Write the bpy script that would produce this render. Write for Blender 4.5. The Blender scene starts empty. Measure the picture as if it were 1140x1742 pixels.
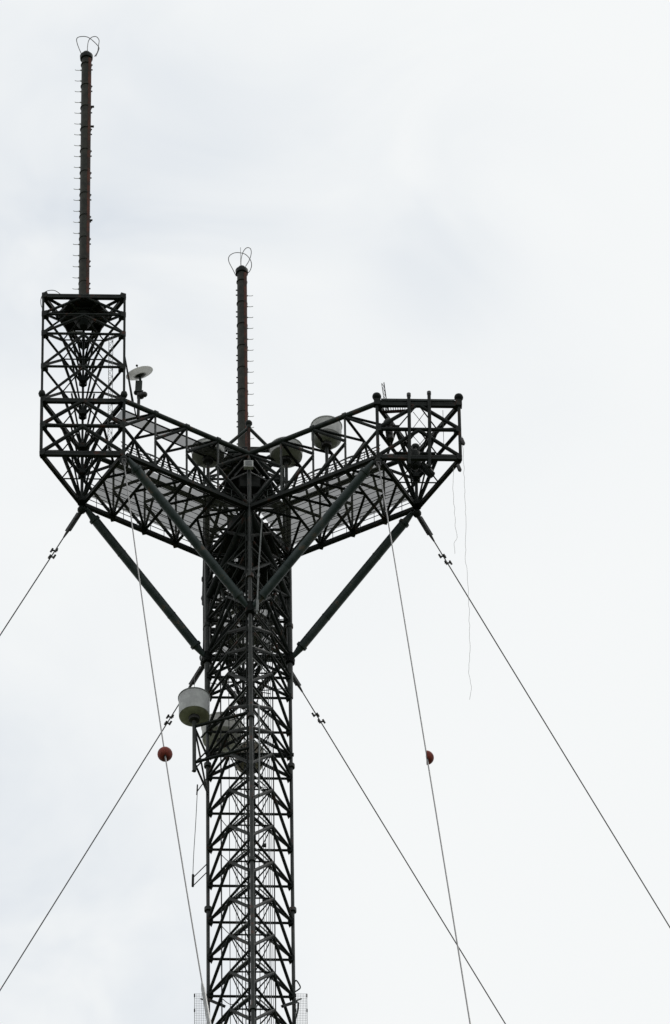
import bpy, math, random
from mathutils import Vector, Matrix
rnd = random.Random(7)
S = bpy.context.scene
COL = S.collection

# ------------------------------------------------------------------ camera
DH, H0, FPX = 494.8019, 491.4044, 16152.8
TILT, PAN, ROLL, PHI = 0.7831, 0.0129, -0.0162, 0.0256
fw = Vector((math.sin(PAN)*math.cos(TILT), math.cos(PAN)*math.cos(TILT), math.sin(TILT)))
rt = Vector((math.cos(PAN), -math.sin(PAN), 0)); up = rt.cross(fw)
r2 = rt*math.cos(ROLL) + up*math.sin(ROLL); u2 = up*math.cos(ROLL) - rt*math.sin(ROLL)
RZ = Matrix.Rotation(-PHI, 3, 'Z')
FW, RT, UP = RZ @ fw, RZ @ r2, RZ @ u2
CAM = RZ @ Vector((0, -DH, 0)); CAM.z = 1.7
cd = bpy.data.cameras.new('camera'); co = bpy.data.objects.new('camera', cd); COL.objects.link(co)
M = Matrix((RT, UP, -FW)).transposed().to_4x4(); M.translation = CAM
co.matrix_world = M
cd.sensor_fit = 'VERTICAL'; cd.sensor_height = 24.0; cd.lens = 24.0*FPX/1742.0
cd.clip_start = 1.0; cd.clip_end = 20000
S.camera = co

def at(px, py, y):
    """point on the photo's sight line (px, py) at plan depth y (tower frame)"""
    d = FW + RT*((px-570)/FPX) - UP*((py-871)/FPX)
    return CAM + d*((y-CAM.y)/d.y)
def zat(x, y, py):
    lo, hi = 0.0, 700.0
    for _ in range(60):
        m = (lo+hi)/2; d = Vector((x, y, m))-CAM
        v = 871-FPX*d.dot(UP)/d.dot(FW)
        if v > py: lo = m
        else: hi = m
    return lo

# ------------------------------------------------------------------ world: bright overcast sky
W = bpy.data.worlds.new("World"); S.world = W; W.use_nodes = True
nt = W.node_tree; nt.nodes.clear(); N = nt.nodes.new; Lk = nt.links.new
out = N('ShaderNodeOutputWorld'); bgS = N('ShaderNodeBackground'); bgC = N('ShaderNodeBackground'); mix = N('ShaderNodeMixShader')
sky = N('ShaderNodeTexSky'); sky.sky_type = 'NISHITA'; sky.sun_disc = False
SUN_EL, SUN_AZ = math.radians(58), math.radians(35)
sky.sun_elevation = SUN_EL; sky.sun_rotation = SUN_AZ
Lk(sky.outputs[0], bgS.inputs[0]); bgS.inputs[1].default_value = 0.1
tc = N('ShaderNodeTexCoord')
n1 = N('ShaderNodeTexNoise'); n1.inputs['Scale'].default_value = 34; n1.inputs['Detail'].default_value = 4; n1.inputs['Roughness'].default_value = 0.5; n1.inputs['Distortion'].default_value = 0.6
mp = N('ShaderNodeMapping'); mp.inputs['Location'].default_value = (3.1, 0.7, 1.9); mp.inputs['Scale'].default_value = (1.0, 1.0, 1.7)
Lk(tc.outputs['Generated'], mp.inputs[0]); Lk(mp.outputs[0], n1.inputs['Vector'])
# broad thinner patches of cloud, each around a direction of the sky
def patch(px, py, rad, amount):
    d = (FW + RT*((px-570)/FPX) - UP*((py-871)/FPX)).normalized()
    ds = N('ShaderNodeVectorMath'); ds.operation = 'DISTANCE'; Lk(tc.outputs['Generated'], ds.inputs[0]); ds.inputs[1].default_value = d
    mr = N('ShaderNodeMapRange'); mr.interpolation_type = 'SMOOTHERSTEP'
    mr.inputs['From Min'].default_value = 0; mr.inputs['From Max'].default_value = rad/FPX
    mr.inputs['To Min'].default_value = amount; mr.inputs['To Max'].default_value = 0
    Lk(ds.outputs['Value'], mr.inputs[0]); return mr.outputs[0]
acc = None
for a in ((-150, 1750, 900, .75), (-40, 250, 750, .55), (735, 440, 240, .36), (330, 420, 420, .18), (-60, 1100, 500, .12), (560, 20, 600, .16), (640, 380, 620, .16), (150, 500, 300, .2), (420, 900, 700, .10), (250, 1650, 350, .3), (900, 620, 500, .08)):
    o = patch(*a)
    if acc is None: acc = o
    else:
        ad = N('ShaderNodeMath'); ad.operation = 'ADD'; Lk(acc, ad.inputs[0]); Lk(o, ad.inputs[1]); acc = ad.outputs[0]
nm = N('ShaderNodeMapRange'); nm.inputs['From Min'].default_value = .3; nm.inputs['From Max'].default_value = .7; nm.inputs['To Min'].default_value = .1; nm.inputs['To Max'].default_value = 1.8
Lk(n1.outputs[0], nm.inputs[0])
ml = N('ShaderNodeMath'); ml.operation = 'MULTIPLY'; Lk(acc, ml.inputs[0]); Lk(nm.outputs[0], ml.inputs[1]); ml.use_clamp = True
cm = N('ShaderNodeMix'); cm.data_type = 'RGBA'
cm.inputs['A'].default_value = (0.935, 0.952, 0.952, 1); cm.inputs['B'].default_value = (0.735, 0.782, 0.835, 1)
Lk(ml.outputs[0], cm.inputs['Factor']); Lk(cm.outputs['Result'], bgC.inputs[0]); bgC.inputs[1].default_value = 1.0
mix.inputs[0].default_value = 0.97
Lk(bgS.outputs[0], mix.inputs[1]); Lk(bgC.outputs[0], mix.inputs[2]); Lk(mix.outputs[0], out.inputs[0])

sd = bpy.data.lights.new('sun', 'SUN'); sd.energy = 0.5; sd.angle = math.radians(20); sd.color = (1, .97, .92)
so = bpy.data.objects.new('sun', sd); COL.objects.link(so)
so.rotation_euler = Vector((-math.sin(SUN_AZ)*math.cos(SUN_EL), -math.cos(SUN_AZ)*math.cos(SUN_EL), -math.sin(SUN_EL))).to_track_quat('-Z', 'Y').to_euler()
S.view_settings.view_transform = 'Standard'; S.view_settings.look = 'None'; S.view_settings.gamma = 1; S.view_settings.exposure = 0
try:
    S.cycles.transparent_max_bounces = 24; S.cycles.max_bounces = 6
except Exception: pass

# ------------------------------------------------------------------ materials
def mat(name, c1, c2, scale=1.5, rough=.6, metal=0.0, lo=.42, hi=.62, trans=0.0, translucent=0.0, c3=None, spec=.5):
    m = bpy.data.materials.new(name); m.use_nodes = True; t = m.node_tree; n = t.nodes; l = t.links
    b = n['Principled BSDF']; o = n['Material Output']
    g = n.new('ShaderNodeNewGeometry')
    x = n.new('ShaderNodeTexNoise'); x.inputs['Scale'].default_value = scale; x.inputs['Detail'].default_value = 5; x.inputs['Roughness'].default_value = .65
    l.new(g.outputs['Position'], x.inputs['Vector'])
    r = n.new('ShaderNodeValToRGB'); r.color_ramp.elements[0].position = lo; r.color_ramp.elements[1].position = hi
    r.color_ramp.elements[0].color = (*c1, 1); r.color_ramp.elements[1].color = (*c2, 1)
    if c3:
        e = r.color_ramp.elements.new(min(.99, hi+.08)); e.color = (*c3, 1)
    l.new(x.outputs[0], r.inputs[0]); l.new(r.outputs[0], b.inputs['Base Color'])
    b.inputs['Roughness'].default_value = rough; b.inputs['Metallic'].default_value = metal
    b.inputs['Specular IOR Level'].default_value = spec
    sh = b.outputs[0]
    if translucent:
        tl = n.new('ShaderNodeBsdfTranslucent'); l.new(r.outputs[0], tl.inputs[0])
        mx = n.new('ShaderNodeMixShader'); mx.inputs[0].default_value = translucent
        l.new(sh, mx.inputs[1]); l.new(tl.outputs[0], mx.inputs[2]); sh = mx.outputs[0]
    if trans:
        tp = n.new('ShaderNodeBsdfTransparent'); mx = n.new('ShaderNodeMixShader'); mx.inputs[0].default_value = trans
        l.new(sh, mx.inputs[1]); l.new(tp.outputs[0], mx.inputs[2]); sh = mx.outputs[0]
    l.new(sh, o.inputs[0]); return m
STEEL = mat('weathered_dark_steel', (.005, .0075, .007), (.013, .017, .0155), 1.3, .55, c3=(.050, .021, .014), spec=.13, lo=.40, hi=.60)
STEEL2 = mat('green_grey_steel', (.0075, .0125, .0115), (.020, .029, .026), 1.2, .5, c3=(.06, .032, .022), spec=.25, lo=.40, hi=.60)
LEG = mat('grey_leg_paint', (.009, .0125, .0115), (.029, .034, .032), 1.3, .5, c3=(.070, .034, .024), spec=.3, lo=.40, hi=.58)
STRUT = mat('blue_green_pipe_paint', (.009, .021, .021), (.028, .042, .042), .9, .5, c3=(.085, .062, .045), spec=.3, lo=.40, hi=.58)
RUST = mat('rust_red_steel', (.020, .012, .010), (.055, .022, .017), 1.4, .7, spec=.15)
BROWN = mat('rust_brown_cover', (.035, .022, .018), (.10, .034, .022), 1.3, .7, c3=(.05, .030, .025), spec=.2)
POLE = mat('dark_pole_paint', (.012, .014, .011), (.030, .031, .024), 1.6, .6, spec=.2)
GALV = mat('galvanised_grey', (.09, .10, .10), (.18, .19, .19), 2.0, .45)
PALE = mat('pale_grey_metal', (.32, .33, .33), (.5, .51, .5), 2.0, .5)
WIRE = mat('steel_cable', (.07, .072, .075), (.12, .122, .125), 3.0, .5)
GRATE = mat('steel_grating', (.10, .10, .11), (.15, .15, .16), .9, .7, trans=.52)
RADOME = mat('grey_fibreglass', (.42, .43, .42), (.55, .56, .54), 1.2, .5, translucent=.25)
OLIVE = mat('stained_radome_floor', (.32, .32, .27), (.50, .50, .42), 1.4, .6, translucent=.2)
WHITE = mat('white_fibreglass', (.40, .41, .42), (.52, .54, .54), 1.0, .45, translucent=.25)
PALEGLASS = mat('bleached_fibreglass', (.70, .70, .69), (.82, .82, .81), 1.0, .5, translucent=.6)
TAN = mat('faded_tan_fibreglass', (.20, .17, .13), (.40, .38, .33), 1.5, .6, translucent=.15)
BLACK = mat('black_fitting', (.008, .008, .008), (.02, .02, .02), 3, .5)
ORANGE = mat('faded_orange_plastic', (.11, .017, .011), (.22, .038, .022), 2.5, .6, spec=.25)
ROPE = mat('bleached_rope', (.42, .42, .42), (.55, .55, .54), 3, .9)
FIELD = mat('grass_field', (.045, .060, .025), (.11, .115, .055), .02, .95)

# ------------------------------------------------------------------ mesh helpers
class MB:
    def __init__(s): s.v = []; s.f = []; s.smooth = True
    def tube(s, p, q, r, n=8, r2=None, cap=True):
        p = Vector(p); q = Vector(q); d = q-p
        if d.length < 1e-6: return s
        r2 = r if r2 is None else r2
        d.normalize(); a = Vector((0, 0, 1)) if abs(d.z) < .9 else Vector((1, 0, 0))
        u = d.cross(a).normalized(); w = d.cross(u); b = len(s.v)
        for c, rr in ((p, r), (q, r2)):
            for i in range(n):
                t = 2*math.pi*i/n; s.v.append(c+(u*math.cos(t)+w*math.sin(t))*rr)
        for i in range(n):
            j = (i+1) % n; s.f.append((b+i, b+j, b+n+j, b+n+i))
        if cap: s.f.append(tuple(b+n-1-i for i in range(n))); s.f.append(tuple(b+n+i for i in range(n)))
        return s
    def path(s, pts, r, n=6):
        pts = [Vector(p) for p in pts]; b = len(s.v); u = None
        for k, c in enumerate(pts):
            d = (pts[min(k+1, len(pts)-1)]-pts[max(k-1, 0)]).normalized()
            if u is None: u = d.cross(Vector((0.3, .2, 1)) if abs(d.z) < .9 else Vector((1, .1, 0))).normalized()
            u = (u-d*u.dot(d)).normalized(); w = d.cross(u)
            for i in range(n):
                t = 2*math.pi*i/n; s.v.append(c+(u*math.cos(t)+w*math.sin(t))*r)
        for k in range(len(pts)-1):
            for i in range(n):
                j = (i+1) % n; s.f.append((b+k*n+i, b+k*n+j, b+(k+1)*n+j, b+(k+1)*n+i))
        s.f.append(tuple(b+n-1-i for i in range(n))); e = b+(len(pts)-1)*n; s.f.append(tuple(e+i for i in range(n)))
        return s
    def beam(s, p, q, w, h=None):
        """rectangular bar"""
        h = h or w; p = Vector(p); q = Vector(q); d = (q-p).normalized()
        a = Vector((0, 0, 1)) if abs(d.z) < .9 else Vector((0, 1, 0))
        u = d.cross(a).normalized()*w/2; t = u.normalized().cross(d)*h/2; b = len(s.v)
        for c in (p, q):
            for x, y in ((-1, -1), (1, -1), (1, 1), (-1, 1)): s.v.append(c+u*x+t*y)
        s.f += [(b+3, b+2, b+1, b), (b+4, b+5, b+6, b+7)]
        for i in range(4):
            j = (i+1) % 4; s.f.append((b+i, b+j, b+4+j, b+4+i))
        return s
    def prism(s, pts, h):
        b = len(s.v); n = len(pts); pts = [Vector(p) for p in pts]
        for p in pts: s.v.append(p)
        for p in pts: s.v.append(p+Vector((0, 0, h)))
        s.f.append(tuple(b+n-1-i for i in range(n))); s.f.append(tuple(b+n+i for i in range(n)))
        for i in range(n):
            j = (i+1) % n; s.f.append((b+i, b+j, b+n+j, b+n+i))
        return s
    def lathe(s, c, prof, n=32, axis=None, close=True):
        """prof: (radius, height) along axis"""
        c = Vector(c); ax = Vector(axis or (0, 0, 1)).normalized()
        a = Vector((1, 0, 0)) if abs(ax.x) < .8 else Vector((0, 1, 0))
        u = ax.cross(a).normalized(); w = ax.cross(u); b = len(s.v)
        for r, h in prof:
            for i in range(n):
                t = 2*math.pi*i/n; s.v.append(c+ax*h+(u*math.cos(t)+w*math.sin(t))*r)
        for k in range(len(prof)-1):
            for i in range(n):
                j = (i+1) % n; s.f.append((b+k*n+i, b+k*n+j, b+(k+1)*n+j, b+(k+1)*n+i))
        if close:
            s.f.append(tuple(b+n-1-i for i in range(n))); e = b+(len(prof)-1)*n; s.f.append(tuple(e+i for i in range(n)))
        return s
    def ball(s, c, r, n=14, sz=1):
        k = n//2; pr = [(max(.001, r*math.sin(math.pi*i/k)), -r*sz*math.cos(math.pi*i/k)) for i in range(k+1)]
        return s.lathe(c, pr, n)
    def build(s, name, m, parent=None, smooth=True):
        me = bpy.data.meshes.new(name); me.from_pydata([tuple(v) for v in s.v], [], s.f); me.materials.append(m)
        if smooth:
            for p in me.polygons:
                if len(p.vertices) == 4: p.use_smooth = True
            try: me.set_sharp_from_angle(angle=math.radians(50))
            except Exception: pass
        me.update(); o = bpy.data.objects.new(name, me); COL.objects.link(o)
        if parent:
            o.parent = parent
            o.matrix_parent_inverse = Matrix.Translation(-WORLD[parent.name])
        WORLD[o.name] = Vector((0, 0, 0)) if not parent else Vector((0, 0, 0))
        return o
WORLD = {}
def tube(name, p, q, r, m, parent, n=8): return MB().tube(p, q, r, n).build(name, m, parent)
def tag(o, label=None, cat=None, group=None, kind=None):
    if label: o['label'] = label
    if cat: o['category'] = cat
    if group: o['group'] = group
    if kind: o['kind'] = kind
    return o
def empty(name, loc, label, cat, group=None):
    o = bpy.data.objects.new(name, None); COL.objects.link(o); o.location = loc; o.empty_display_size = .5
    WORLD[o.name] = Vector(loc); return tag(o, label, cat, group)
def part(name, parent):
    o = bpy.data.objects.new(name, None); COL.objects.link(o); o.empty_display_size = .3
    o.parent = parent; o.matrix_parent_inverse = Matrix.Translation(-WORLD[parent.name]); WORLD[o.name] = Vector((0, 0, 0)); return o
def lerp(a, b, t): return a+(b-a)*t

def smooth(pts, n=8):
    P = [pts[0]]+list(pts)+[pts[-1]]; o = []
    for i in range(1, len(P)-2):
        for k in range(n):
            t = k/n; a, b, c, d = P[i-1], P[i], P[i+1], P[i+2]
            o.append(.5*((2*b)+(c-a)*t+(2*a-5*b+4*c-d)*t*t+(3*b-a-3*c+d)*t**3))
    o.append(P[-2]); return o

# ------------------------------------------------------------------ ground
g = MB(); ng = 48
g.v = [Vector((9000*math.cos(2*math.pi*i/ng), 9000*math.sin(2*math.pi*i/ng), 0)) for i in range(ng)]; g.f = [tuple(range(ng))]
tag(g.build('ground', FIELD, smooth=False), kind='structure')

# ------------------------------------------------------------------ tower frame
SIDE = 6.0; R = SIDE/math.sqrt(3); ARM = 10.6715
F = Vector((0, -R, 0)); Lg = Vector((-SIDE/2, R/2, 0)); Rg = Vector((SIDE/2, R/2, 0))
DL = Vector((-.866025, -.5, 0)); DR = Vector((.866025, -.5, 0)); DB = Vector((0, 1, 0))
def Z(p, z): return Vector((p.x, p.y, z))
z0 = H0; z1 = H0+2.8428; z2 = H0+5.5117; z3 = H0+16.4941; zs = H0-10.1867
bh = 3.5061; zg = H0-22.3169; zh = H0-14.3181
zbay = [zat(Lg.x, Lg.y, py) for py in (1245, 1286)]

TW = empty('candelabra_tower', (0, 0, 0), 'tall dark triangular lattice mast spreading into three braced arms at its top', 'tower')

# main legs
for P in (F, Lg, Rg):
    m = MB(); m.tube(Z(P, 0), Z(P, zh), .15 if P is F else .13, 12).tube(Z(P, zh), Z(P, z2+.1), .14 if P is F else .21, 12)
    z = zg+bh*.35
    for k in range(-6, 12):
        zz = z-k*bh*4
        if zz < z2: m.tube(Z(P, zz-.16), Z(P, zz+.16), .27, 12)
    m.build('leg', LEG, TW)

faces = ((F, Lg), (Lg, Rg), (Rg, F))
def bay(za, zb, rr, rd, ri, m1, m2, inner=True, name='lattice_bay'):
    """ring at zb (top), K braces from leg nodes at za up to the middle of the ring at zb"""
    b = part(name, TW)
    for P in (F, Lg, Rg):                      # gusset plates at the nodes
        c = -P.normalized()
        MB().prism([Z(P+c*.1+Vector((-c.y, c.x, 0))*.30, zb-.28), Z(P+c*.42, zb-.28), Z(P+c*.1-Vector((-c.y, c.x, 0))*.30, zb-.28)], .5).build('gusset', m1, b, smooth=False)
    mids = []
    for a, c in faces:
        mid = (a+c)/2; mids.append(mid)
        tube('horizontal', Z(a, zb), Z(c, zb), rr, m1, b)
        tube('diagonal', Z(a, za+.12), Z(mid, zb-.08), rd, m1, b)
        tube('diagonal', Z(c, za+.12), Z(mid, zb-.08), rd, m1, b)
    if inner:
        for i in range(3):
            tube('inner_brace', Z(mids[i], zb-.02), Z(mids[(i+1) % 3], zb-.02), ri, m1, b, 6)
        # paler secondary braces meeting the front leg
        for i in (0, 2):
            tube('secondary_brace', Z(mids[i], zb-.25), Z(F, (za+zb)/2+.9), .06, m2, b, 6)
            tube('secondary_brace', Z(mids[i], zb-.1), Z(mids[1]*.9, (za+zb)/2-.4), .045, m1, b, 6)
    return b

lev = [zg-bh*k for k in range(0, 9)]           # zg is the 1324 level
allz = [zh, zbay[0], zbay[1]] + lev
for i in range(len(allz)-1):
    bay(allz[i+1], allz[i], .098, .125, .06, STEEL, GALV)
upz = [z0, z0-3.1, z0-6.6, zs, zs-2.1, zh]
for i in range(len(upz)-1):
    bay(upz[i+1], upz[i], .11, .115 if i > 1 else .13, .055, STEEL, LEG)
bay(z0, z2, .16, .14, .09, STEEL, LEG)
# remaining lattice down to the ground, below the picture
m = MB(); z = lev[-1]
while z-bh > 0:
    for a, c in faces:
        m.tube(Z(a, z-bh), Z(c, z-bh), .085, 5, cap=False); mid = (a+c)/2
        m.tube(Z(a, z-bh), Z(mid, z), .1, 5, cap=False).tube(Z(c, z-bh), Z(mid, z), .1, 5, cap=False)
    z -= bh
m.build('lower_lattice', STEEL2, TW)

# heavy inner members of the platform core
def core(p, q, r): tube('core_brace', p, q, r, STEEL, TW, 10)
for P in (Lg, Rg):
    core(Z(F*.92, z0-.3), Z(P*.95, z0-4.2), .30); core(Z(F*.92, zs+4.5), Z(P*.95, zs+.5), .16)
    core(Z(P*.9, z0-.3), Z((P+F)/2*.9, zs+1.5), .12); core(Z(P*.9, z2-.3), Z(F*.9, z0+.4), .13)
core(Z(Lg*.92, z0-.4), Z(Rg*.92, zs+.6), .15); core(Z(Rg*.92, z0-.4), Z(Lg*.92, zs+.6), .15)
for zz in (z0-1.6, z0-3.1, z0-5):
    for a, c in faces: core(Z(a, zz-1.2), Z(c*.2, zz), .08); core(Z(a, zz+.9), Z((a+c)/2, zz-.6), .10)
for x, y, z, w, h in ((-1.0, 0, z0+.25, 1.1, 2.0), (.9, .5, z0+.25, 1.2, 1.7), (0, 1.0, z0-2.9, 1.5, 1.9), (-1.6, 1.1, z0-3.2, .8, 1.9), (1.5, 1.2, z0-3.2, .8, 1.6), (.1, -1.2, z2-1.6, 1.6, 1.5)):
    cb = MB().beam((x-w/2, y, z+h/2), (x+w/2, y, z+h/2), .8, h).build('cabinet', STEEL, TW, smooth=False)
    MB().beam((x-w/2+.08, y-.42, z+h/2), (x+w/2-.08, y-.42, z+h/2), .04, h-.16).build('cabinet_door', LEG, cb, smooth=False)
MB().beam(at(392, 823, .5), at(455, 823, .5), .2, .22).build('light_bar', GALV, TW, smooth=False)
for zz, k in ((z0+.1, .86), (z2-.1, .84), (z0-3.4, .74)):
    MB().prism([Z(P*k, zz) for P in (F, Rg, Lg)], .12).build('core_deck', STEEL, TW, smooth=False)

# service column, ladder and feed lines inside the mast
zb0 = lev[-1]-8
cable = MB()
cable.tube((.16, .55, zb0), (.16, .55, z0), .15, 10)
cable.build('service_column', RUST, TW)
ld = MB()
for x in (-.42, -.12): ld.tube((x, -.4, zb0), (x, -.4, z0), .04, 6)
z = zb0
while z < z0: ld.tube((-.42, -.4, z), (-.12, -.4, z), .018, 5); z += .42
ld.build('ladder', STEEL, TW)
for x, y, r, mm in ((-.9, 1.1, .022, GALV), (-1.02, 1.15, .022, GALV), (1.55, 1.1, .02, GALV), (.62, .9, .03, STEEL), (-1.5, -.2, .03, STEEL), (1.35, -.5, .025, GALV), (-.27, -3.2, .06, STEEL), (.2, -3.1, .06, STEEL), (-2.05, 1.6, .055, LEG), (1.72, 1.6, .05, LEG), (.95, 1.4, .028, GALV), (1.12, 1.42, .022, GALV), (1.30, 1.44, .022, GALV), (1.42, 1.3, .022, GALV), (-.62, 1.2, .03, STEEL)):
    tube('feed_line', (x, y, zb0), (x, y, z0-.5), r, mm, TW, 6)

# finer, irregular ironwork: rest platforms, cable trays, bundles strapped to the bracing
for k in range(0, 15):
    z = zh+5-k*bh*.98
    mL, mR = (F+Lg)/2, (F+Rg)/2
    if k < 3:
        tube('tie_rod', Z(mL, z-.2), Z(Rg, z+bh*.9+rnd.uniform(-.3, .3)), .035, STEEL, TW, 6)
        tube('tie_rod', Z(mR, z-.2), Z(Lg, z+bh*.9+rnd.uniform(-.3, .3)), .035, STEEL, TW, 6)
    if rnd.random() < .7:
        a = Vector((rnd.uniform(.5, 1.4), rnd.uniform(0, 1.2), z+rnd.uniform(0, 2)))
        MB().beam(a, a+Vector((rnd.uniform(.15, .4), 0, 0)), .2, rnd.uniform(.2, .6)).build('splice_box', rnd.choice((GALV, STEEL, LEG)), TW, smooth=False)
    if rnd.random() < .6:
        p = Vector((-2.05, 1.6, z)); q = Vector((-.9, 1.1, z-rnd.uniform(.6, 1.6)))
        MB().path(smooth([p, lerp(p, q, .5)+Vector((0, 0, -.35)), q]), .03, 6).build('loose_cable', BLACK, TW)
# ------------------------------------------------------------------ arms
def arm(Pa, Pb, D, nb=4, front=True, topwalk=False):
    """Pa = near chord leg, Pb = far chord leg, D = outward direction"""
    v = D*ARM; A = part('arm', TW); mA = STEEL2 if front else STEEL
    inner = (Pb-Pa).normalized()
    for P in (Pa, Pb):
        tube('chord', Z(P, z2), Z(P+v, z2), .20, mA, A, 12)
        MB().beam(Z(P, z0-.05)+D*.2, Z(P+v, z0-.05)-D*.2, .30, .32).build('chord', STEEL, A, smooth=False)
        for i in range(1, nb): MB().prism([Z(P+v*(i/nb), zz)+Vector(o) for zz in (z0-.26,) for o in ((.3*D.x, .3*D.y, 0), (inner.x*.3, inner.y*.3, 0), (-.3*D.x, -.3*D.y, 0), (-inner.x*.14, -inner.y*.14, 0))], .52).build('gusset', STEEL, A, smooth=False)
    zm = z1-.05
    for P in (Pa, Pb):
        for i in range(nb):
            a = P+v*(i/nb); b = P+v*((i+1)/nb)
            if 0 < i: tube('post', Z(a, z0), Z(a, z2), .082, LEG, A)
            tube('diagonal', Z(a, z2-.1), Z(b, zm+.12), .125, STEEL, A)
            tube('diagonal', Z(a, z0+.1), Z(b, zm-.12), .125, STEEL, A)
    for i in range(0, nb):
        for zz in (z0, z2):
            a = v*(i/nb); b = v*((i+1)/nb); r = .10
            if i: tube('cross_beam', Z(Pa+a, zz-.02), Z(Pb+a, zz-.02), .115, STEEL, A)
            mid = (Pa+Pb)/2+(a+b)/2
            tube('cross_brace', Z(Pa+a, zz+.05), Z(mid+v/nb/2, zz+.05), r, STEEL, A)
            tube('cross_brace', Z(Pb+a, zz+.05), Z(mid+v/nb/2, zz+.05), r, STEEL, A)
    for i in range(1, nb):
        a = v*(i/nb)
        tube('cross_brace', Z(Pa+a, z0+.1), Z((Pa+Pb)/2+a, z2-.1), .10, STEEL, A)
        tube('cross_brace', Z(Pb+a, z0+.1), Z((Pa+Pb)/2+a, z2-.1), .10, STEEL, A)
    # grated walkway on the lower chords
    zd = z0+.28
    w0, w1 = .8, SIDE-.7
    q = [Pa+inner*w0+D*.3, Pa+inner*w0+v-D*.1, Pa+inner*w1+v-D*.25, Pa+inner*w1+D*.3]
    MB().prism([Z(p, zd) for p in q], .05).build('walkway', GRATE, A, smooth=False)
    st = MB()
    for k in range(1, 9):
        t = lerp(w0, w1, k/9); st.beam(Z(Pa+inner*t+D*.3, zd-.04), Z(Pa+inner*t+v-D*.4, zd-.04), .025, .04)
    st.build('walkway_joist', STEEL, A, smooth=False)
    for P, off in ((Pa, .12), (Pb, -.12)):
        h = MB()
        for zz in (.62, 1.15): h.tube(Z(P+inner*off+D*.3, z0+zz), Z(P+inner*off+v-D*.2, z0+zz), .032, 6)
        k = .3
        while k < ARM: h.tube(Z(P+inner*off+D*k, z0), Z(P+inner*off+D*k, z0+1.15), .025, 5); k += 1.15
        h.build('handrail', STEEL2, A)
    if topwalk:
        q = [Pa+inner*.55+D*1.2, Pa+inner*.55+v-D*.2, Pa+inner*1.55+v-D*.2, Pa+inner*1.55+D*1.2]
        MB().prism([Z(p, z2-.3) for p in q], .05).build('upper_walkway', GRATE, A, smooth=False)
        h = MB()
        for t in (.55, 1.55): h.beam(Z(Pa+inner*t+D*.6, z2-.36), Z(Pa+inner*t+v, z2-.36), .07, .1)
        h.build('walkway_edge', STEEL, A, smooth=False)
    # feeder cables strapped along the arm, sagging a little between the posts
    for (t0, hz, rr) in ((.42, .1, .06), (.35, 1.5, .04), (.42, 1.62, .03), (.8, .6, .045), (SIDE-.5, 1.9, .035)):
        pts = []
        for k in range(0, 4*nb+1):
            pts.append(Z(Pa+inner*t0+v*(k/(4*nb)), z0+hz-(.12 if k % 4 == 2 else .08 if k % 2 else 0)+rnd.uniform(-.03, .03)))
        MB().path(smooth(pts, 3), rr, 6).build('feeder_cable', BLACK, A)
    for P in (Pa, Pb):
        for t in (.25, .5, .75):
            p = Z(P+v*t, z2); MB().tube(p-D*.14, p+D*.14, .27, 12).build('flange', mA, A)
    # splayed lacing of the inner walkway kerb
    lc = MB(); k = .5
    while k < ARM-.6:
        b = Pa+inner*.35
        lc.tube(Z(b+D*k, z0+.2), Z(b+D*(k+.45), z0+1.1), .03, 5).tube(Z(b+D*(k+.9), z0+.2), Z(b+D*(k+.45), z0+1.1), .03, 5); k += 1.15
    lc.tube(Z(Pa+inner*.35+D*.3, z0+1.12), Z(Pa+inner*.35+v, z0+1.12), .035, 6)
    lc.build('lacing', STEEL, A)
    return A
arm(F, Lg, DL, topwalk=True)
arm(F, Rg, DR)
arm(Lg, Rg, DB, front=False)

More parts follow.
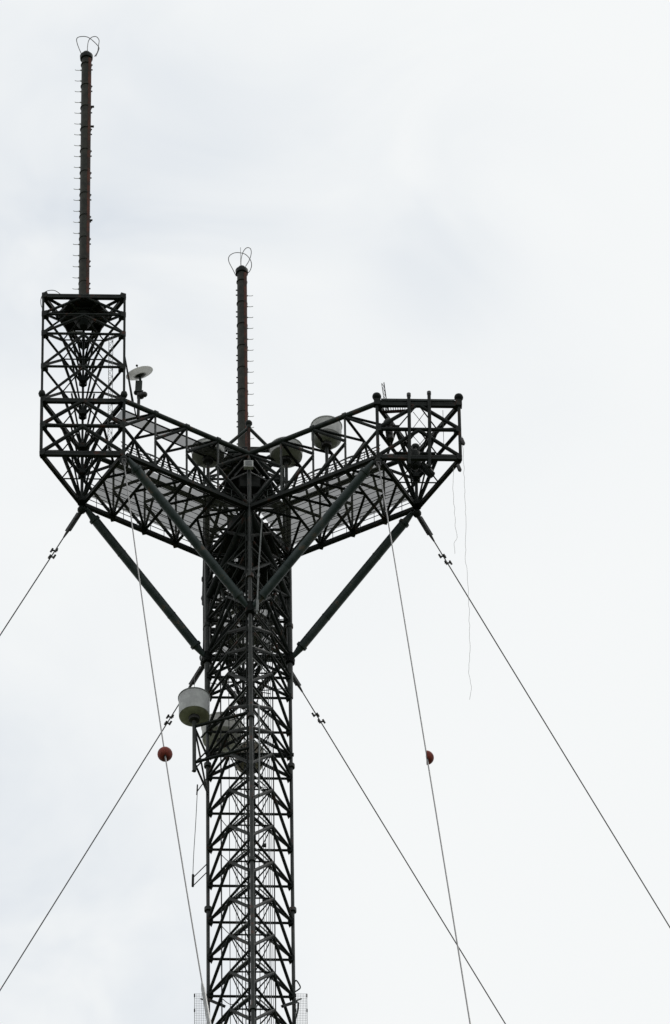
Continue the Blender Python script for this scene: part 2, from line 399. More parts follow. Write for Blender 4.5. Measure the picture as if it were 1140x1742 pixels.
# ------------------------------------------------------------------ triangular heads at the arm ends
def head(Pa, Pb, D, ztop, levels, plate=True):
    a = Pa+D*ARM; b = Pb+D*ARM; o = (a+b)/2+D*SIDE*.866025
    V = (a, b, o); c = (a+b+o)/3
    Hd = part('arm_head', TW)
    for P in V:
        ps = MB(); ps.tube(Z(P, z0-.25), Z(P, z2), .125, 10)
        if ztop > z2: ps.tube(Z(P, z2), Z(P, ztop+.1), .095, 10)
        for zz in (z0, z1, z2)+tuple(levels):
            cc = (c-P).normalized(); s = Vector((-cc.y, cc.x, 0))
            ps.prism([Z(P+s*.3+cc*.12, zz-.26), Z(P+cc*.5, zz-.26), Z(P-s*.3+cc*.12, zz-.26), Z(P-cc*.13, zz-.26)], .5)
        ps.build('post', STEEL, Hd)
    for P in V:
        if ztop > z2: MB().lathe(Z(P, z2+.62), [(.02, .3), (.22, .2), (.27, 0), (.22, -.2), (.1, -.3)], 12).build('joint_ball', STEEL, Hd)
        else: MB().lathe(Z(P, z2+.55), [(.16, -.45), (.16, -.1), (.3, 0), (.34, .15), (.3, .32), (.12, .42)], 14).build('joint_ball', STEEL, Hd)
    for P in (a, b):
        MB().tube(Z(P, z0-.2), Z(P, z0-.55), .2, 12).ball(Z(P, z0-.62), .33).build('joint_ball', STEEL, Hd)
    zz = [z0, z1, z2]+list(levels)
    for i, z in enumerate(zz):
        heavy = z in (z0, z2) or z == ztop
        for k in range(3):
            P, Q = V[k], V[(k+1) % 3]; mid = (P+Q)/2
            if heavy:
                MB().tube(Z(P, z), Z(Q, z), .15, 10).beam(Z(P, z-.12), Z(Q, z-.12), .26, .34).build('horizontal', STEEL, Hd)
            else: tube('horizontal', Z(P, z), Z(Q, z), .10 if z > z2 else .15, STEEL, Hd)
            if i:
                r = .105 if z > z2 else .15
                tube('diagonal', Z(P, zz[i-1]+.1), Z(mid, z-.08), r, STEEL, Hd)
                tube('diagonal', Z(Q, zz[i-1]+.1), Z(mid, z-.08), r, STEEL, Hd)
            tube('inner_brace', Z(mid, z-.02), Z((V[(k+1) % 3]+V[(k+2) % 3])/2, z-.02), .055, STEEL, Hd, 6)
    # fan of stiffeners at the far corner posts
    for z in zz[:-1] if plate else zz[:3]:
        P = b; dz = zz[zz.index(z)+1]-z
        for t in (-.9, -.45, .45, .9):
            Q = lerp(c, a if t < 0 else o, abs(t))
            tube('fan_brace', Z(P, z+.1), Z(lerp(P, Q, .62), z+dz*.95), .07, STEEL, Hd, 6)
        MB().prism([Z(P, z-.2), Z(lerp(P, a, .12), z-.2), Z(lerp(P, o, .12), z-.2)], .4).build('gusset', STEEL, Hd, smooth=False)
    return Hd, V, c
lvL = [zat(V, y, p) for V, y, p in ((-9.2-3, -8.8, 624.6), (-9.2-3, -8.8, 568.7))]
aL = F+DL*ARM
lvL = [zat(aL.x, aL.y, 624.6), zat(aL.x, aL.y, 568.7), zat(aL.x, aL.y, 536), z3]
HL, VL, cL = head(F, Lg, DL, z3, lvL)
HR, VR, cR = head(F, Rg, DR, z2, [])
MB().beam(Z(VR[0], z2+.28)+Vector((.3, -.05, 0)), Z(VR[2], z2+.28)-Vector((.3, .05, 0)), .2, .2).build('top_girder', STEEL2, HR, smooth=False)
for P in (VR[0], VR[2]): MB().beam(Z(P, z2+.05)-Vector((.22, 0, 0)), Z(P, z2+.05)+Vector((.22, 0, 0)), .44, .6).build('corner_block', STEEL, HR, smooth=False)
aB = Lg+DB*ARM
zB = zat(0, aB.y, 763)
lvB = [lerp(z2, zB, k/5) for k in range(1, 6)]
HB, VB, cB = head(Lg, Rg, DB, zB, lvB)

def plate(Hd, c, zt, flip):
    """solid hexagonal antenna floor with girders under it"""
    pts = []
    for k in range(6):
        t = math.radians(60*k); pts.append(Vector((c.x+1.95*math.cos(t), c.y+1.75*math.sin(t), 0)))
    p = MB().prism([Z(q, zt-.35) for q in pts], .3).build('antenna_floor', STEEL, Hd, smooth=False)
    r = MB()
    for q in pts: r.beam(Z(c, zt-.48), Z(c+(q-c)*.97, zt-.48), .12, .22)
    for k in range(6): r.beam(Z(lerp(c, pts[k], .6), zt-.45), Z(lerp(c, pts[(k+1) % 6], .6), zt-.45), .08, .15)
    r.build('floor_girder', LEG, Hd, smooth=False)
    MB().lathe(Z(c, zt-1.5), [(.3, 0), (.5, .25), (.85, .95)], 20).build('base_socket', STEEL, Hd)
    MB().beam(Z(c, zt-.75)+Vector((-.95, 1.35, 0)), Z(c, zt-.75)+Vector((.1, 1.35, 0)), .22, .18).build('lamp_tray', PALE, Hd, smooth=False)
plate(HL, cL, z3, 0); plate(HB, cB, zB, 0)
for Hd, V, c, zt in ((HL, VL, cL, z3), (HB, VB, cB, zB)):
    for P in V:
        tube('floor_strut', Z(P, zt-.05), Z(lerp(P, c, .5), zt-.3), .12, STEEL, Hd)
        tube('floor_strut', Z(P, zt-2.0), Z(lerp(P, c, .62), zt-.45), .085, STEEL, Hd)
        tube('floor_strut', Z(P, zt-3.9), Z(lerp(P, c, .7), zt-.5), .075, STEEL, Hd)

# pipe struts
def strut(P, Q):
    d = (Q-P).normalized(); m = MB()
    m.tube(P+d*.9, Q-d*.9, .335, 20).tube(P, P+d*1.0, .16, 12, .3).tube(Q-d*1.0, Q, .3, 12, .16)
    for t in (.95,): m.tube(P+d*t, P+d*(t+.2), .41, 20).tube(Q-d*t, Q-d*(t+.2), .41, 20)
    L = (Q-P).length
    m.tube(P+d*L*.30, P+d*(L*.30+.1), .355, 20).tube(P+d*L*.72, P+d*(L*.72+.1), .355, 20)
    return m.build('strut', STRUT, TW)
for a, b, D in ((F, Lg, DL), (F, Rg, DR), (Lg, Rg, DB)):
    for P in (a, b):
        out = P.normalized()*.12
        strut(Z(P+D*(ARM-.35), z0-.35), Z(P+D*.25, zs-.1))
        MB().lathe(Z(P, zs-.75), [(.2, 0), (.36, .1), (.36, 1.0), (.2, 1.1)], 14).build('strut_shoe', STEEL, TW)

# king post above the front leg
kp = MB(); KX = .0
kt = zat(KX, -R, 722)
kp.tube(Z(F, z2), Z(F, kt), .12, 10)
kp.build('king_post', RUST, TW)
MB().ball(Z(F, kt+.1), .27).tube(Z(F, kt-.4), Z(F, kt), .17, 10).build('joint_ball', STEEL, TW)
k2 = at(377, 766, -R+.6); k3 = at(464, 768, -R+.6)
tube('king_brace', Z(F, kt-.35), k2, .13, STEEL2, TW); tube('king_brace', Z(F, kt-.35), k3, .13, STEEL2, TW)
tube('king_brace', at(387, 769, -R+.8), at(470, 765, -R+.8), .15, STEEL2, TW)

# white junction box on the front leg
bx = at(423, 791, -R-.35)
jb = MB().beam(bx+Vector((-.34, 0, 0)), bx+Vector((.34, 0, 0)), .35, .62).build('junction_box', PALE, TW, smooth=False)
MB().beam(bx+Vector((-.24, -.19, 0)), bx+Vector((.24, -.19, 0)), .03, .44).build('lid', GALV, jb, smooth=False)

# ------------------------------------------------------------------ antenna masts
def antenna(c, zb, ztop, side, n, dz, first, label):
    A = empty('pole_antenna', Z(c, zb), label, 'antenna', 'pole antennas standing on the arm heads')
    m = MB(); m.tube(Z(c, zb-.3), Z(c, ztop-.55), .40, 20, .365)
    z = zb+.7
    while z < ztop-1:
        m.tube(Z(c, z-.035), Z(c, z+.035), .43, 20); z += dz*2
    m.build('pole', POLE, A)
    MB().tube(Z(c, zb-.05), Z(c, zb+.28), .62, 20).tube(Z(c, zb+.28), Z(c, zb+.5), .5, 20).build('base_flange', STEEL, A)
    MB().lathe(Z(c, ztop-.65), [(.38, 0), (.48, .06), (.5, .42), (.38, .55), (.28, .75), (.05, .85)], 20).build('cap', STEEL, A)
    f = Vector((.24, -.24, 0))
    MB().tube(Z(c, zb+.3)+f, Z(c, ztop-.8)+f, .15, 12).build('waveguide', BROWN, A)
    for k in range(n):
        zz = first-k*dz
        e = MB(); x0 = side*.36; x1 = side*.85
        e.path([Z(c, zz)+Vector((x0, 0, 0)), Z(c, zz)+Vector((lerp(x0, x1, .55), 0, -.02)), Z(c, zz)+Vector((x1*.93, 0, 0)), Z(c, zz)+Vector((x1, 0, .05))], .026, 6)
        e.tube(Z(c, zz)+Vector((x0, 0, 0)), Z(c, zz)+Vector((x0+side*.1, 0, 0)), .055, 8)
        e.build('radiating_rod', PALE, A)
        if k % 2 == 0:
            for d in (0, .55):
                s = Vector((-side*.37, -.05, d))
                MB().tube(Z(c, zz)+s, Z(c, zz)+s+Vector((-side*.11, 0, 0)), .055, 8).build('stud', POLE, A)
    return A
ztL = zat(cL.x, cL.y, 92); ztB = zat(cB.x, cB.y, 457)
dz = (zat(cL.x, cL.y, 137.8)-zat(cL.x, cL.y, 491.8))/19
AL = antenna(cL, z3, ztL, -1, 21, dz, zat(cL.x, cL.y, 137.8)+dz, 'taller pole antenna with short rods on its left, on the left arm head')
fB = zat(cB.x, cB.y, 503); dzB = (fB-zat(cB.x, cB.y, 727))/12
AB = antenna(cB, zB, ztB, 1, int((fB-zB)/dzB)+1, dzB, fB, 'shorter pole antenna with rods on its right, rising behind the middle of the mast')
MB().tube(Z(cL, ztL-6)+Vector((.3, -.1, 0)), Z(cL, ztL-6)+Vector((.62, -.1, 0)), .09, 8).tube(Z(cL, ztL-8.2)+Vector((.3, -.1, 0)), Z(cL, ztL-8.2)+Vector((.62, -.1, 0)), .09, 8).tube(Z(cL, ztL-18.5)+Vector((.3, -.1, 0)), Z(cL, ztL-18.5)+Vector((.58, -.1, 0)), .08, 8).build('bracket', BLACK, AL)

def loop(par, px, y0, dy, r=.032, m=WIRE):
    n = len(px); pts = [at(x, y, y0+dy*math.sin(math.pi*i/(n-1))) for i, (x, y) in enumerate(px)]
    return MB().path(smooth(pts), r, 6).build('top_loop', m, par)
loop(AL, [(141, 96), (136, 86), (131, 72), (131.5, 64.5), (140, 62), (150, 63.5), (160, 71), (168, 80), (167.5, 86), (163, 96)], cL.y, -.5)
loop(AL, [(149, 92), (149, 80), (151, 69), (157, 63), (164, 62.5), (168.5, 68), (168, 76), (166, 88), (161, 96)], cL.y, .5)
loop(AB, [(402, 470), (396, 458), (389.5, 445), (390, 436), (398, 430.5), (408, 430), (418, 433), (426, 442), (428, 452), (425, 461), (420, 466)], cB.y, -.5)
loop(AB, [(410, 452), (410.5, 440), (414, 428), (420, 421.5), (426, 423), (427.5, 431), (424, 443), (418, 453)], cB.y, .5)
tube('lightning_rod', at(409.5, 452, cB.y), at(409.3, 421, cB.y), .02, WIRE, AB, 6)
MB().path(smooth([at(104, 501, VL[2].y), at(92, 494, VL[2].y), at(78, 496, VL[2].y), at(70.5, 506, VL[2].y), at(70, 519, VL[2].y), at(75, 529, VL[2].y)]), .03, 6).build('cable_hoop', WIRE, HL)

# ------------------------------------------------------------------ radome drums
def radome(c, r, h, zb, label, m=RADOME, mb=OLIVE, post=None, lid=PALE, bowl=.25, gr='drum radomes mounted on the tower'):
    A = empty('drum_radome', Z(c, post if post else zb), label, 'radome', gr)
    b = MB().lathe(Z(c, zb), [(r*.985, 0), (r, .1), (r*1.0, h*.5), (r*1.02, h)], 40).build('shell', m, A)
    MB().lathe(Z(c, zb-bowl), [(r*.35, 0), (r*.72, bowl*.3), (r*.96, bowl*.98)], 40).build('floor', mb, A)
    MB().lathe(Z(c, zb+h-.03), [(r*1.05, 0), (r*1.06, .07), (r*.9, .2), (r*.2, .32)], 40).build('lid', lid, A)
    MB().lathe(Z(c, zb-bowl-.35), [(.18, 0), (.38, .06), (.42, .36)], 20).build('hub', BLACK, A)
    if post: tube('post', Z(c, post), Z(c, zb-bowl-.1), .12, LEG, A, 12)
    return A
def drum_at(px, pytop, pybot, y, r, post, label, **k):
    cb = at(px, pybot-.72*r*23.1, y); ct = zat(cb.x, cb.y, pytop+.72*r*23.1)
    return radome(Z(cb, 0), r, ct-cb.z, cb.z, label, post=post, **k), cb
y1 = -R+ (-.5*(6.3)) + 1.7
drum_at(555.5, 708, 766, -R-.5*6.0+1.8, 1.12, z0+.3, 'grey drum radome above the right arm, the one farther out from the mast', m=RADOME, mb=RADOME, bowl=.5)
drum_at(487, 744, 797, -R-.5*3.0+1.9, 1.2, z0+.3, 'grey drum radome on the right arm just beside the mast', m=RADOME, mb=RADOME)
drum_at(354, 746, 797, -R-.5*3.2+1.9, 1.2, z0+.3, 'dull grey drum radome on the left arm just beside the mast', m=RADOME, mb=RADOME)
D4, c4 = drum_at(330.5, 1170, 1237, -1.75, 1.11, None, 'white drum radome with olive floor on a bracket left of the mast', m=WHITE, mb=OLIVE, bowl=.12, lid=GALV)
p4 = Vector((c4.x, c4.y, 0))
zlow = zat(p4.x, p4.y, 1312)
tube('post', Z(p4, zlow), Z(p4, c4.z-.3), .14, LEG, D4, 12)
tube('lightning_rod', at(331, 1172, -1.2), at(331, 1147, -1.2), .02, WIRE, D4, 6)
for py, q in ((1236, at(424, 1212, -R)), (1297, at(428, 1271, -R))):
    a = Z(p4, zat(p4.x, p4.y, py)); MB().tube(a, q, .12, 8).build('bracket', STEEL, D4)
    tube('bracket', a, Z(Lg, a.z+.3), .085, STEEL, D4)
tube('bracket', at(332, 1242, -1.75), at(353, 1352, -1.2), .07, STEEL, D4); tube('bracket', at(342, 1255, -1.75), at(376, 1218, -2.6), .07, STEEL, D4)
tube('bracket', at(329, 1300, -1.75), at(352, 1278, -1.2), .06, STEEL, D4); tube('bracket', at(327, 1312, -1.75), at(357, 1282, -1.2), .05, STEEL, D4)
drum_at(378, 1212, 1282, 3.2, 1.45, None, 'pale grey drum radome seen through the lattice, beside the white drum', m=PALEGLASS, mb=PALEGLASS, bowl=.2, lid=PALEGLASS)
drum_at(424, 1262, 1318, 2.6, 1.0, None, 'faded tan drum radome standing inside the mast lattice', m=TAN, mb=TAN, bowl=.4)
for o, x, y in (('a', 378, 3.2), ('b', 427, 2.6)): pass
MB().beam(at(352, 1283, 1.7), at(500, 1284, 1.7), .2, .2).tube(at(380, 1262, 3.2), at(396, 1283, 1.75), .1).tube(at(427, 1285, 2.6), at(427, 1286, 1.75), .12).build('radome_shelf', STEEL, TW)

# ------------------------------------------------------------------ steerable dish on its post
pc = at(235, 712, VL[0].y+1.3)
PD = empty('parabolic_dish', pc, 'light grey open dish tipped skyward on a post beside the left cage', 'dish')
yd = pc.y
hub = at(239, 655, yd)
tube('post', pc, at(236.5, 672, yd), .12, LEG, PD, 10)
MB().beam(at(233, 671, yd), at(244, 671, yd), .4, .5).ball(at(240, 673, yd), .28).ball(at(246, 671, yd-.2), .22).ball(at(232, 668, yd+.1), .2).build('motor', BLACK, PD)
MB().beam(at(235.5, 668, yd-.1), at(236.5, 650, yd-.1), .5, .35).beam(at(240, 655, yd), at(238, 642, yd), .16, .2).build('yoke', STEEL2, PD, smooth=False)
dc = at(239, 640, yd)
ax = Vector((-.30, -.33, .9))
prof = [(.02+1.02*t, .24*t*t) for t in [i/8 for i in range(9)]]+[(1.02*t+.001, .24*t*t+.05) for t in [1-i/8 for i in range(9)]]
MB().lathe(dc, prof, 36, axis=ax, close=False).build('reflector', PALEGLASS, PD)
MB().ball(dc+ax.normalized()*.9, .09).tube(dc, dc+ax.normalized()*.9, .03, 6).build('feed', STEEL, PD)
MB().lathe(dc, [(.02, -.1), (.3, -.05), (.45, .08)], 20, axis=ax).build('backing_ring', LEG, PD)
# stays from the left cage post down to the arm
for q in ((231, 706), (225, 684)):
    tube('stay', Z(VL[0], zat(VL[0].x, VL[0].y, 601)), at(q[0], q[1], VL[0].y+.5), .055, STEEL, HL, 6)

# ------------------------------------------------------------------ small lattice poles
def lattice_pole(pts, w, label, mm, cat='lattice pole'):
    a, b = Vector(pts[0]), Vector(pts[1]); A = empty('lattice_pole', a, label, cat)
    d = (b-a).normalized(); u = d.cross(Vector((0, 1, 0))).normalized(); v = d.cross(u)
    offs = [(u*math.cos(t)+v*math.sin(t))*w for t in (0, 2.094, 4.189)]
    m = MB(); [m.tube(a+o, b+o, .022, 5) for o in offs]; m.build('rails', mm, A)
    L = (b-a).length; n = int(L/(w*1.8)); x = MB()
    for k in range(n):
        for j in range(3):
            o, p = offs[j], offs[(j+1) % 3]
            if k % 2: o, p = p, o
            x.tube(a+d*(L*k/n)+o, a+d*(L*(k+1)/n)+p, .016, 4)
    x.build('lacing', mm, A); return A
lattice_pole((at(188, 770, cL.y-.6), at(190, 572, cL.y-.6)), .2, 'slender pale lattice pole standing inside the left cage', GALV)
lattice_pole((at(659, 700, VR[0].y+1), at(652, 652, VR[0].y+1)), .12, 'short thin lattice whip leaning above the right arm head', STEEL)

# right head: twin posts, hoist drum, lamps
for x0, x1 in ((697.5, 690), (730, 727)):
    pass
def post_antenna(pts, label):
    A = empty('mast_post', pts[-1], label, 'post', 'bare posts on the right arm head')
    MB().path(smooth(pts), .13, 10).build('pole', STEEL, A)
    MB().tube(pts[0], pts[0]+Vector((0, 0, .25)), .16, 10).build('cap', BLACK, A)
yR = VR[0].y-.28
post_antenna([at(695.5, 674, yR), at(696.5, 730, yR), at(696.5, 790, yR)], 'left one of two bare posts on the right arm head')
post_antenna([at(730, 671, yR), at(731, 730, yR), at(730.5, 795, yR)], 'right one of two bare posts on the right arm head')
hd = empty('hoist_drum', at(707, 800, cR.y), 'dark hoist drum hung inside the right arm head', 'hoist')
hc = at(706, 775, cR.y)
MB().lathe(hc, [(.2, -1.3), (.34, -1.2), (.42, -.6), (.42, .2), (.25, .4)], 20).build('drum', STEEL, hd)
MB().tube(hc+Vector((-1.5, 0, .2)), hc+Vector((1.5, 0, .2)), .14, 10).tube(hc+Vector((.6, .2, -.9)), hc+Vector((1.2, .2, -1.8)), .3, 12).build('axle', STEEL, hd)
eq = at(661, 722, VR[0].y+.5)
ec = empty('equipment_pod', eq, 'dark rounded equipment pod beside the inner post of right arm head', 'equipment')
MB().ball(eq, .42, 16, 1.2).tube(eq+Vector((0, 0, -.3)), eq+Vector((.1, 0, -1.6)), .28, 12).build('housing', BLACK, ec)
MB().beam(eq+Vector((-.8, 0, -.2)), eq+Vector((.8, 0, -.2)), .12, .2).build('mount', STEEL, ec, smooth=False)
gr = MB()
for k in range(10): gr.beam(at(652+k*4, 688, yR+.4), at(654+k*4, 702, yR+.9), .05, .05)
gr.beam(at(650, 690, yR+.4), at(692, 688, yR+.4), .2, .3); gr.beam(at(650, 701, yR+.9), at(690, 699, yR+.9), .14, .2)
gr.build('grille_floor', RUST, HR, smooth=False)
for (p, q) in (((703, 701), (725, 728)), ((723, 701), (703, 728)), ((703, 742), (716, 757)), ((727, 741), (713, 757))):
    tube('tie_rod', at(*p, VR[0].y+.3), at(*q, VR[0].y+.3), .025, STEEL, HR, 5)
tube('tie_rod', at(753.5, 698, VR[0].y+.2), at(755, 755, VR[0].y+.2), .02, GALV, HR, 5)
for i, (x, y) in enumerate(((786.5, 750), (780.5, 795))):
    q = at(x, y, VR[2].y-.1)
    Lp = empty('tower_lamp', q, ('small dark lamp clipped to the outer post of the right arm head', 'dark lamp hanging under the outer corner of the right arm head')[i], 'lamp')
    MB().lathe(q, [(.08, -.42), (.15, -.3), (.15, .2), (.05, .32)], 12, axis=(-.25, 0, 1)).build('housing', BLACK, Lp)
    MB().tube(q+Vector((0, 0, .25)), Z(VR[2], q.z+.6), .04, 6).build('bracket', STEEL, Lp)

# ropes hanging from the right head
def rope(pts, y, label, r=.014):
    P = []
    for i in range(len(pts)-1):
        (a, b), (c, d) = pts[i], pts[i+1]; n = max(2, int(abs(d-b)/7))
        for k in range(n): P.append(at(lerp(a, c, k/n)+rnd.uniform(-.9, .9), lerp(b, d, k/n), y))
    P.append(at(*pts[-1], y))
    o = MB().path(smooth(P, 3), r, 5).build('hanging_rope', ROPE); return tag(o, label, 'rope', 'loose ropes hanging from the right arm head')
rope([(787, 742), (789, 790), (791, 850), (793, 900), (792, 950), (797, 1000), (798, 1050), (800, 1100), (798, 1145), (803, 1170), (799, 1190)], VR[2].y, 'longest loose rope dangling from the right arm head')
rope([(772, 796), (770, 830), (773, 865), (775, 895), (777, 915), (772, 925), (774, 942)], VR[2].y+.3, 'short loose rope dangling left of the longest one')

# grey pipe antenna running beside the front leg
wp = empty('whip_antenna', at(437, 1040, -R-.9), 'long pale grey whip in front of the mast, between the two front struts', 'antenna')
MB().path([at(437, 1045, -R-.9), at(440.5, 960, -R-.9), at(446, 882, -R-.9)], .055, 8).build('rod', GALV, wp)
for p, q in ((1040, 1020), (982, 976)): tube('collar', at(437.5+(1040-p)*.035, p, -R-.9), at(437.5+(1040-q)*.035, q, -R-.9), .1, GALV, wp)
tube('bracket', at(437.5, 1035, -R-.9), at(424, 1036, -R), .05, STEEL, wp)
wp2 = empty('whip_antenna', at(443, 1350, -R-.8), 'long pale grey whip in front of the mast, right of the white drum radome', 'antenna')
MB().path([at(441, 1348, -R-.8), at(441.5, 1260, -R-.8), at(440.5, 1198, -R-.8)], .05, 8).build('rod', GALV, wp2)
MB().ball(at(441, 1352, -R-.8), .14).tube(at(441, 1350, -R-.8), at(430, 1356, -R), .05).tube(at(441, 1345, -R-.8), at(452, 1338, -R+.5), .04).build('bracket', GALV, wp2)
sw = empty('whip_antenna', at(328, 1500, Lg.y-1), 'thin whip held off the left leg by two rods, below the white drum radome', 'antenna')
yw = Lg.y-.9
MB().path(smooth([at(336, 1343, yw), at(333, 1400, yw), at(329.5, 1455, yw), at(328, 1496, yw)]), .028, 6).build('rod', GALV, sw)
tube('clamp', at(336, 1335, yw), at(335, 1352, yw), .05, STEEL, sw); tube('clamp', at(328.5, 1488, yw), at(328, 1508, yw), .09, STEEL, sw)
for a, b in (((335, 1347), (351, 1322)), ((328.5, 1493), (354, 1468)), ((328.5, 1507), (354, 1482))):
    tube('standoff', at(*a, yw), Z(Lg, at(*b, Lg.y).z), .04, LEG, sw, 6)

# grid panels at the foot of the picture
def grid_panel(xa, xb, y, P, label):
    a = at(xa, 1690, y); b = at(xb, 1690, y); zt = a.z; zb = zt-6
    A = empty('grid_screen', Z(a, zb), label, 'screen', 'fine wire screens either side of the mast')
    m = MB(); n = 7
    for k in range(n+1):
        p = lerp(a, b, k/n); m.tube(Z(p, zb), Z(p, zt), .010 if 0 < k < n else .02, 4)
    z = zb; j = 0
    while z < zt:
        m.tube(Z(a, z), Z(b, z), .009, 4)
        j += 1; z += .23
    m.build('wires', GALV, A)
    c = MB()
    for z in (zt-.2, zt-1.6, zt-3.2, zt-4.6):
        for p in (a, b): c.beam(Z(p, z-.12), Z(p, z+.12), .09)
    c.build('clips', STEEL, A, smooth=False)
    s = MB()
    for z in (zt-.5, zt-3.5): s.tube(Z(lerp(a, b, .5), z), Z(P, z+.2), .05).tube(Z(b if abs(b.x) < abs(a.x) else a, z), Z(P, z-.3), .05)
    s.build('standoff', STEEL, A); return A
grid_panel(331, 352, Lg.y-.5, Lg, 'fine wire screen left of the mast at the foot of the picture')
grid_panel(503, 522, Rg.y-.5, Rg, 'fine wire screen right of the mast at the foot of the picture')
MB().path(smooth([at(500, 1675, Rg.y-.3), at(504, 1668, Rg.y-.3), at(511, 1679, Rg.y-.3), at(507, 1684, Rg.y-.3), at(502, 1687, Rg.y-.3)]), .05, 6).beam(at(480, 1712, Rg.y-1.5), at(505, 1704, Rg.y-.3), .16, .2).beam(at(356, 1701, Lg.y-.3), at(382, 1712, Lg.y-1.5), .16, .2).path(smooth([at(508, 1706, Rg.y-.3), at(506, 1722, Rg.y-.3), at(501, 1742, Rg.y-.3), at(500, 1760, Rg.y-.3)]), .07, 6).build('screen_bracket', STEEL, TW)

# ------------------------------------------------------------------ guys
def lenpx(P, d, q):      # distance along a guy at which it reaches image height q
    lo, hi = 0, 200
    for _ in range(50):
        m = (lo+hi)/2; v = P+d*m-CAM
        if 871-FPX*v.dot(UP)/v.dot(FW) < q: lo = m
        else: hi = m
    return lo
def anchor(P, Q, direction, far=None):
    """ground point of the guy that leaves P along the sight line of pixel Q: plane (camera, P, Q) cut by the vertical plane through P along direction"""
    n = (P-CAM).cross(FW + RT*((Q[0]-570)/FPX) - UP*((Q[1]-871)/FPX))
    # X = (P.xy + t*dir, 0): n.(X-CAM)=0
    X0 = Vector((P.x, P.y, 0)); t = -n.dot(X0-CAM)/n.dot(direction)
    return X0+direction*t
def guy(P, Q, direction, label, ins=None, ballpx=None, bend=0.0, radial=None, ltag=None, r=.045):
    if radial is None: A = anchor(P, Q, direction)
    else:
        n = (P-CAM).cross(FW + RT*((Q[0]-570)/FPX) - UP*((Q[1]-871)/FPX)); y = P.y-radial
        A = Vector((CAM.x-(n.y*(y-CAM.y)+n.z*(0-CAM.z))/n.x, y, 0))
    G = empty('guy_wire', A, label, 'guy wire', 'guy wires holding the tower')
    d = (A-P).normalized(); L = (A-P).length; side = RT
    Lq = lenpx(P, d, 1742)
    def off(q): return side*(bend*4*q*(Lq-q)/Lq**2 if q < Lq else -bend*4*(q-Lq)/Lq)
    pts = [P+d*(L*t)+off(L*t) for t in [(i/80)**1.6 for i in range(81)]]
    MB().path(pts, r, 8).build('cable', WIRE, G)
    MB().tube(P, P+d*.9, .13, 8).beam(P+d*.3+RT*.12, P+d*2.0+RT*.12, .07, .22).beam(P+d*.3-RT*.12, P+d*2.0-RT*.12, .07, .22).tube(P+d*1.8, P+d*2.6, .13, 8, .06).build('shackle', BLACK, G)
    MB().lathe(A, [(1.2, -.5), (1.2, .5), (.9, .7)], 16).build('anchor_block', GALV, G)
    if ins:
        for s0 in ins:
            u = RT; w = d.cross(u).normalized()
            m = MB()
            for j, s in enumerate((-.3, .3)):
                c = P+d*(s0+s)
                for o in (-.17, .17): m.tube(c+u*(o+s*.25)-d*.17+w*.05, c+u*(o+s*.25)+d*.17+w*.05, .075, 10)
                m.beam(c-u*.2, c+u*.2, .07, .09)
            m.build('insulator', BLACK, G)
    return G, A, d, L
Cl = Z(VL[1], z0-.6); Cr = Z(VR[1], z0-.6); Bl = Z(VL[0], z0-.5); Br = Z(VR[0], z0-.5); Kl = Z(VB[0], z0-.6); Kr = Z(VB[1], z0-.6)
dLB = Vector((-.866, .5, 0)); dRB = Vector((.866, .5, 0))
gs = []
for P, Q, dr, lb, iy in ((Cl, (0, 1081), dLB, 'guy wire from the left arm head leaving the picture at its left edge', 942),
                     (Cr, (1140, 1578), dRB, 'guy wire from the right arm head running off at the right edge', 952),
                     (Kl, (0, 1685), dLB, 'lower left guy wire, starting beside the white drum radome', 1225),
                     (Kr, (860, 1742), dRB, 'lower right guy wire, leaving the mast just under the right strut', 1222)):
    A = anchor(P, Q, dr); d = (A-P).normalized(); print(lb, A, math.degrees(math.asin(-d.z)))
    guy(P, Q, dr, lb, ins=[lenpx(P, d, iy)])
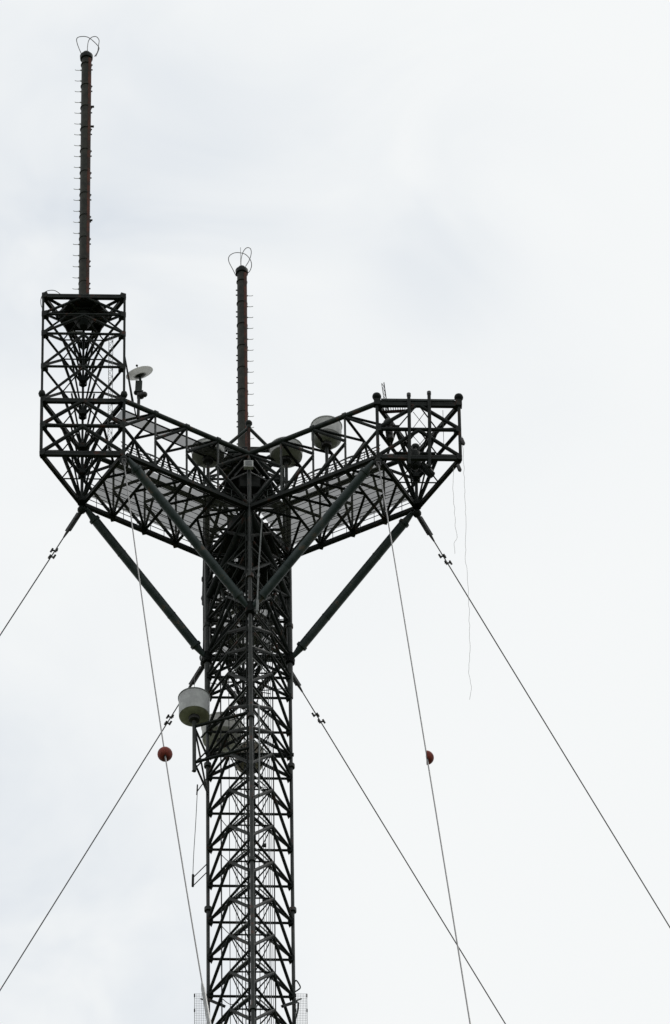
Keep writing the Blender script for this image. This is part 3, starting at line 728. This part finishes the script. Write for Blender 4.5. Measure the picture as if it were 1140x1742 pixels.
for P, Q, lb, by, blb, bend in ((Bl, (356, 1742), 'ball-carrying guy wire passing in front of the left struts', 1283, 'dark orange marker ball on the left guy wire, near the white drum', -.22),
                      (Br, (800, 1742), 'ball-carrying guy wire hanging from inner corner of the right arm head', 1289, 'broken half of a dark orange marker ball on the right guy wire', .03)):
    G, A, d, L = guy(P, Q, None, lb, radial=330, bend=bend)
    print(lb, A, math.degrees(math.asin(-d.z)))
    t = lenpx(P, d, by)/L
    if by == 1283:
        Lq = lenpx(P, d, 1742); l0 = lenpx(P, d, 1672)
        o = lambda q: RT*(bend*4*q*(Lq-q)/Lq**2)
        MB().tube(P+d*l0+o(l0), P+d*(l0+1.5)+o(l0+1.5), .06, 10, .125).tube(P+d*(l0+1.5)+o(l0+1.5), P+d*(l0+14)+o(l0+14), .125, 10).build('sleeve', GALV, G)
    c = P+d*(L*t)+RT*bend*4*t*(1-t)
    Lq = lenpx(P, d, 1742); c = P+d*(L*t)+RT*bend*4*L*t*(Lq-L*t)/Lq**2
    Bm = empty('marker_ball', c, blb, 'marker ball', 'orange marker balls on the guy wires')
    if by == 1289:      # only the right-hand half shell is left on the cable
        k = 12; n = 24; h = MB(); w = RT.cross(d).normalized()
        for rr, sg in ((.46, 1), (.43, -1)):
            b0 = len(h.v)
            for i in range(k+1):
                a = math.pi/2*i/k
                for j in range(n):
                    t = 2*math.pi*j/n
                    h.v.append(c+RT*(rr*math.sin(a)-.03)+(d*math.cos(t)+w*math.sin(t))*rr*math.cos(a))
            for i in range(k):
                for j in range(n):
                    q = (b0+i*n+j, b0+i*n+(j+1) % n, b0+(i+1)*n+(j+1) % n, b0+(i+1)*n+j)
                    h.f.append(q if sg > 0 else q[::-1])
        for j in range(n): h.f.append((j, (j+1) % n, (k+1)*n+(j+1) % n, (k+1)*n+j))
        h.build('half_shell', ORANGE, Bm)
        MB().tube(c-d*.5, c+d*.5, .07, 10).build('clamp', WIRE, Bm)
        continue
    MB().ball(c, .48, 24).build('shell', ORANGE, Bm)
    MB().lathe(c, [(.465, -.03), (.475, -.02), (.475, .02), (.465, .03)], 28, close=False, axis=(1, 0, .1)).build('seam', ORANGE, Bm)
    MB().tube(c-d*.62, c+d*.62, .085, 10).build('clamp', STEEL, Bm)
